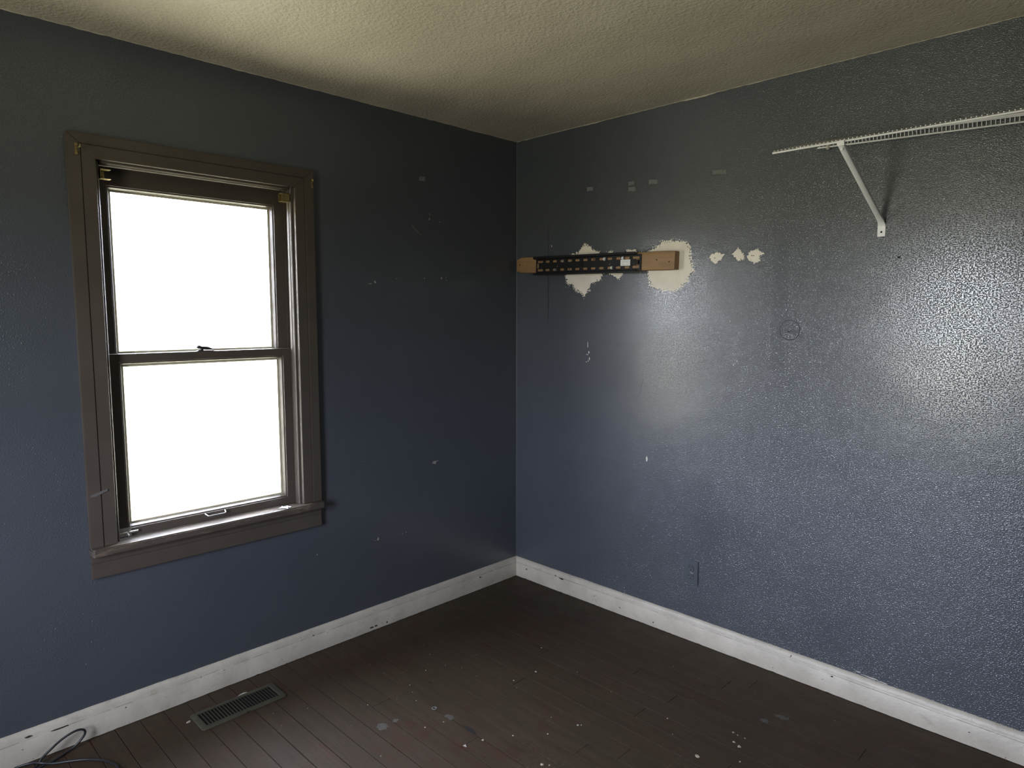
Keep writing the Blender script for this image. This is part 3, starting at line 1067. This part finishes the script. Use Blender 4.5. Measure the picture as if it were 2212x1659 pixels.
# ------------------------------------------------------------------ outlet
out = empty('electrical_outlet', (1.131, 0, .3225))
tag(out, 'duplex electrical outlet painted over in the wall blue', 'outlet')
MB().prism([(-.0355, -.0578), (.0355, -.0578), (.0355, .0578), (-.0355, .0578)], 0, -.0062, 'y').build('cover_plate', 'outlet', out, bevel=.0022)
for s in (1, -1):
    zc = s * .0195
    pts = []
    for k in range(28):
        a = 2 * math.pi * k / 28
        pts.append((max(-.0145, min(.0145, .0172 * math.cos(a))), zc + max(-.0125, min(.0125, .0172 * math.sin(a)))))
    MB().prism([((p[0]) * 1.07, zc + (p[1] - zc) * 1.07) for p in pts], -.0060, -.0064, 'y').build('receptacle_gap', 'crack', out)
    rc = MB().prism(pts, -.004, -.0080, 'y').build('receptacle', 'outlet', out, bevel=.0006)
    for x, hh in ((-.0063, .0044), (.0063, .0036)):
        MB().box((x - .0014, -.0076, zc + .0035 - hh), (x + .0014, -.0083, zc + .0035 + hh)).build('slot', 'dark', rc)
    MB().disc((0, zc - .0075), .0028, -.0076, -.0083, 'y', 12).build('ground_hole', 'dark', rc)
    for x in (-.0063, .0063):
        MB().disc((x, zc - .0028), .0016, -.0078, -.0082, 'y', 8).build('bare_spot', 'outlet_worn', rc)
MB().disc((0, 0), .0038, -.006, -.0076, 'y', 14).build('screw', 'outlet_worn', out, bevel=.0006)
MB().prism(blob_poly((.006, -.004), .007, .003, 91), -.0061, -.0066, 'y').build('worn_spot', 'outlet_worn', out)
MB().prism(blob_poly((-.026, -.0605), .008, .0022, 92), .001, -.0012, 'y').build('paint_ridge', 'outlet_worn', out)

# ------------------------------------------------------------------ floor register
reg = empty('floor_register', (.1895, -1.7125, 0))
tag(reg, 'olive-brown louvered floor register set in the brown planks', 'floor vent')
RWX, RWY = .0665, .1635
ix0, ix1, iy = -.047, .046, .141


def rr(hx0, hx1, hy, r, z, n=4):
    pts = []
    for cx, cy, a0 in ((hx1 - r, hy - r, 0), (hx0 + r, hy - r, 90), (hx0 + r, -hy + r, 180), (hx1 - r, -hy + r, 270)):
        for k in range(n + 1):
            a = math.radians(a0 + 90 * k / n)
            pts.append((cx + r * math.cos(a), cy + r * math.sin(a), z))
    return pts


MB().loft([rr(-RWX, RWX, RWY, .013, .0005), rr(-RWX + .0008, RWX - .0008, RWY - .0008, .012, .0035), rr(-RWX + .006, RWX - .006, RWY - .006, .010, .0068),
           rr(ix0 - .001, ix1 + .001, iy + .001, .002, .0068), rr(ix0, ix1, iy, .002, .0058), rr(ix0, ix1, iy, .002, .0005)], close=True).build('frame', 'register', reg, smooth=True)
MB().box((ix0, -iy, .0003), (ix1, iy, .0011)).build('damper', 'dark', reg)
sl0 = None
NS = 23
for k in range(NS):
    if sl0 is None:
        sl0 = MB().box((ix0 - .0005, -.0006, -.0026), (ix1 + .0005, .0006, .0026)).build('slat', 'register', reg)
        s_ = sl0
    else:
        s_ = link_copy(sl0, reg)
    s_.location = (0, -iy + (k + 1) * 2 * iy / (NS + 1), .0039)
    s_.rotation_euler = (.62 if k > 12 else .12, 0, 0)
MB().box((RWX - .003, -.006, .004), (RWX + .004, .004, .0085)).build('lever', 'register', reg, bevel=.001)

# ------------------------------------------------------------------ cord
cp = [(.42, -2.92, .0045), (.26, -2.62, .0045), (.12, -2.43, .0045), (.074, -2.349, .0055), (.060, -2.326, .0205), (.055, -2.299, .0370), (.050, -2.2704, .0524),
      (.050, -2.2385, .0649), (.050, -2.214, .0675), (.051, -2.1985, .0610), (.051, -2.1955, .0480), (.050, -2.2045, .0332), (.050, -2.2243, .0159),
      (.052, -2.249, .0065), (.070, -2.286, .0050), (.079, -2.323, .0050), (.080, -2.375, .0050), (.055, -2.415, .0055), (.036, -2.395, .0090),
      (.052, -2.355, .0150), (.074, -2.330, .0145), (.090, -2.300, .0060), (.112, -2.259, .0045), (.146, -2.212, .0045), (.191, -2.176, .0045), (.231, -2.159, .0045), (.262, -2.153, .0045),
      (.33, -2.17, .0045), (.40, -2.26, .0045), (.46, -2.42, .0045), (.50, -2.70, .0045), (.52, -2.95, .0045)]
cord = MB().tube(smooth_path(cp, 6), .0038, 10).build('power_cord', 'cord', smooth=True)
tag(cord, 'black power cord looped against the baseboard on the floor', 'cord')

# ------------------------------------------------------------------ litter and specks on the floor
rg = MB()
prof = [(.0055, 0), (.0105, 0), (.0105, .0012), (.0085, .0020), (.0055, .0012)]
rings = [[(r * math.cos(2 * math.pi * k / 20), r * math.sin(2 * math.pi * k / 20), z) for r, z in prof] for k in range(20)]
ringo = rg.loft(rings, close=True).build('metal_washer', 'steel', smooth=True)
ringo.location = (.732, -1.193, .0)
tag(ringo, 'small metal ring lying on the brown floor planks', 'washer')


def chip(x, y, rx, ry, seed, label, mat='flake', rot=0, t=.0018, n=7):
    pl = blob_poly((0, 0), rx, ry, seed, n, .4)
    o = MB().loft([[(p[0], p[1], 0) for p in pl], [(p[0] * .8, p[1] * .8, t) for p in pl]]).build('paint_flake', mat)
    o.location = (x, y, .0001)
    o.rotation_euler = (0, 0, rot)
    return tag(o, label, 'paint flake', 'paint flakes on the floor')


chip(.988, -1.262, .012, .009, 3, 'triangular grey-white paint flake lying on the planks past the metal ring', n=3)
chip(.117, -1.668, .006, .022, 8, 'long white paint flake between the floor register and baseboard', 'chip', .05)
chip(.158, -1.889, .006, .010, 12, 'ragged pale paint flake at the end of the floor register', 'flake', .4)

specks = [(.803, -1.293, .004, 0), (.824, -1.224, .003, 0), (.532, -1.360, .0035, 0), (.532, -1.160, .003, 0), (.823, -.721, .0055, 0), (.806, -.837, .004, 1), (1.244, -1.145, .008, 1),
          (1.189, -.888, .005, 0), (1.198, -.879, .004, 0), (1.147, -1.006, .004, 0), (1.064, -1.101, .004, 1), (1.006, -1.195, .006, 1), (.487, -1.043, .003, 0), (.582, -1.184, .003, 0),
          (1.615, -.526, .006, 0), (1.643, -.577, .006, 0), (1.667, -.587, .008, 1), (1.708, -.662, .005, 0), (1.591, -.737, .010, 1), (1.660, -.529, .003, 0), (1.633, -.530, .003, 0), (1.265, -1.13, .003, 0), (1.40, -.62, .003, 1), (.95, -.60, .0025, 0), (.70, -.55, .003, 0)]
rnd = random.Random(11)
for k in range(45):
    specks.append((rnd.uniform(.25, 2.1), rnd.uniform(-1.9, -.15), rnd.uniform(.0010, .0022), rnd.randint(0, 1)))
for which, nm, mt in ((0, 'white_specks', 'flake'), (1, 'tan_specks', 'light_blotch')):
    mb = MB()
    for i, (x, y, r, m_) in enumerate(specks):
        if m_ == which:
            pl = blob_poly((x, y), r * .8, r * .8, i + 100, 7, .5)
            mb.loft([[(p[0], p[1], -.001) for p in pl], [(x + (p[0] - x) * .85, y + (p[1] - y) * .85, .0007) for p in pl]])
    tag(mb.build(nm, mt, floor), kind='stuff')
for i, (x, y, rx, ry) in enumerate(((.689, -1.398, .022, .020), (.693, -1.345, .010, .010), (1.698, -.309, .020, .014), (1.665, -.377, .016, .012), (.816, -1.188, .020, .012))):
    MB().prism(blob_poly((x, y), rx, ry, 300 + i, 15, .4), -.001, .0003, 'z').build('paint_blotch', 'blotch', floor)
MB().prism(blob_poly((.932, -1.187), .030, .007, 331, 13, .4), -.001, .0003, 'z').build('dark_gouge', 'dark', floor)
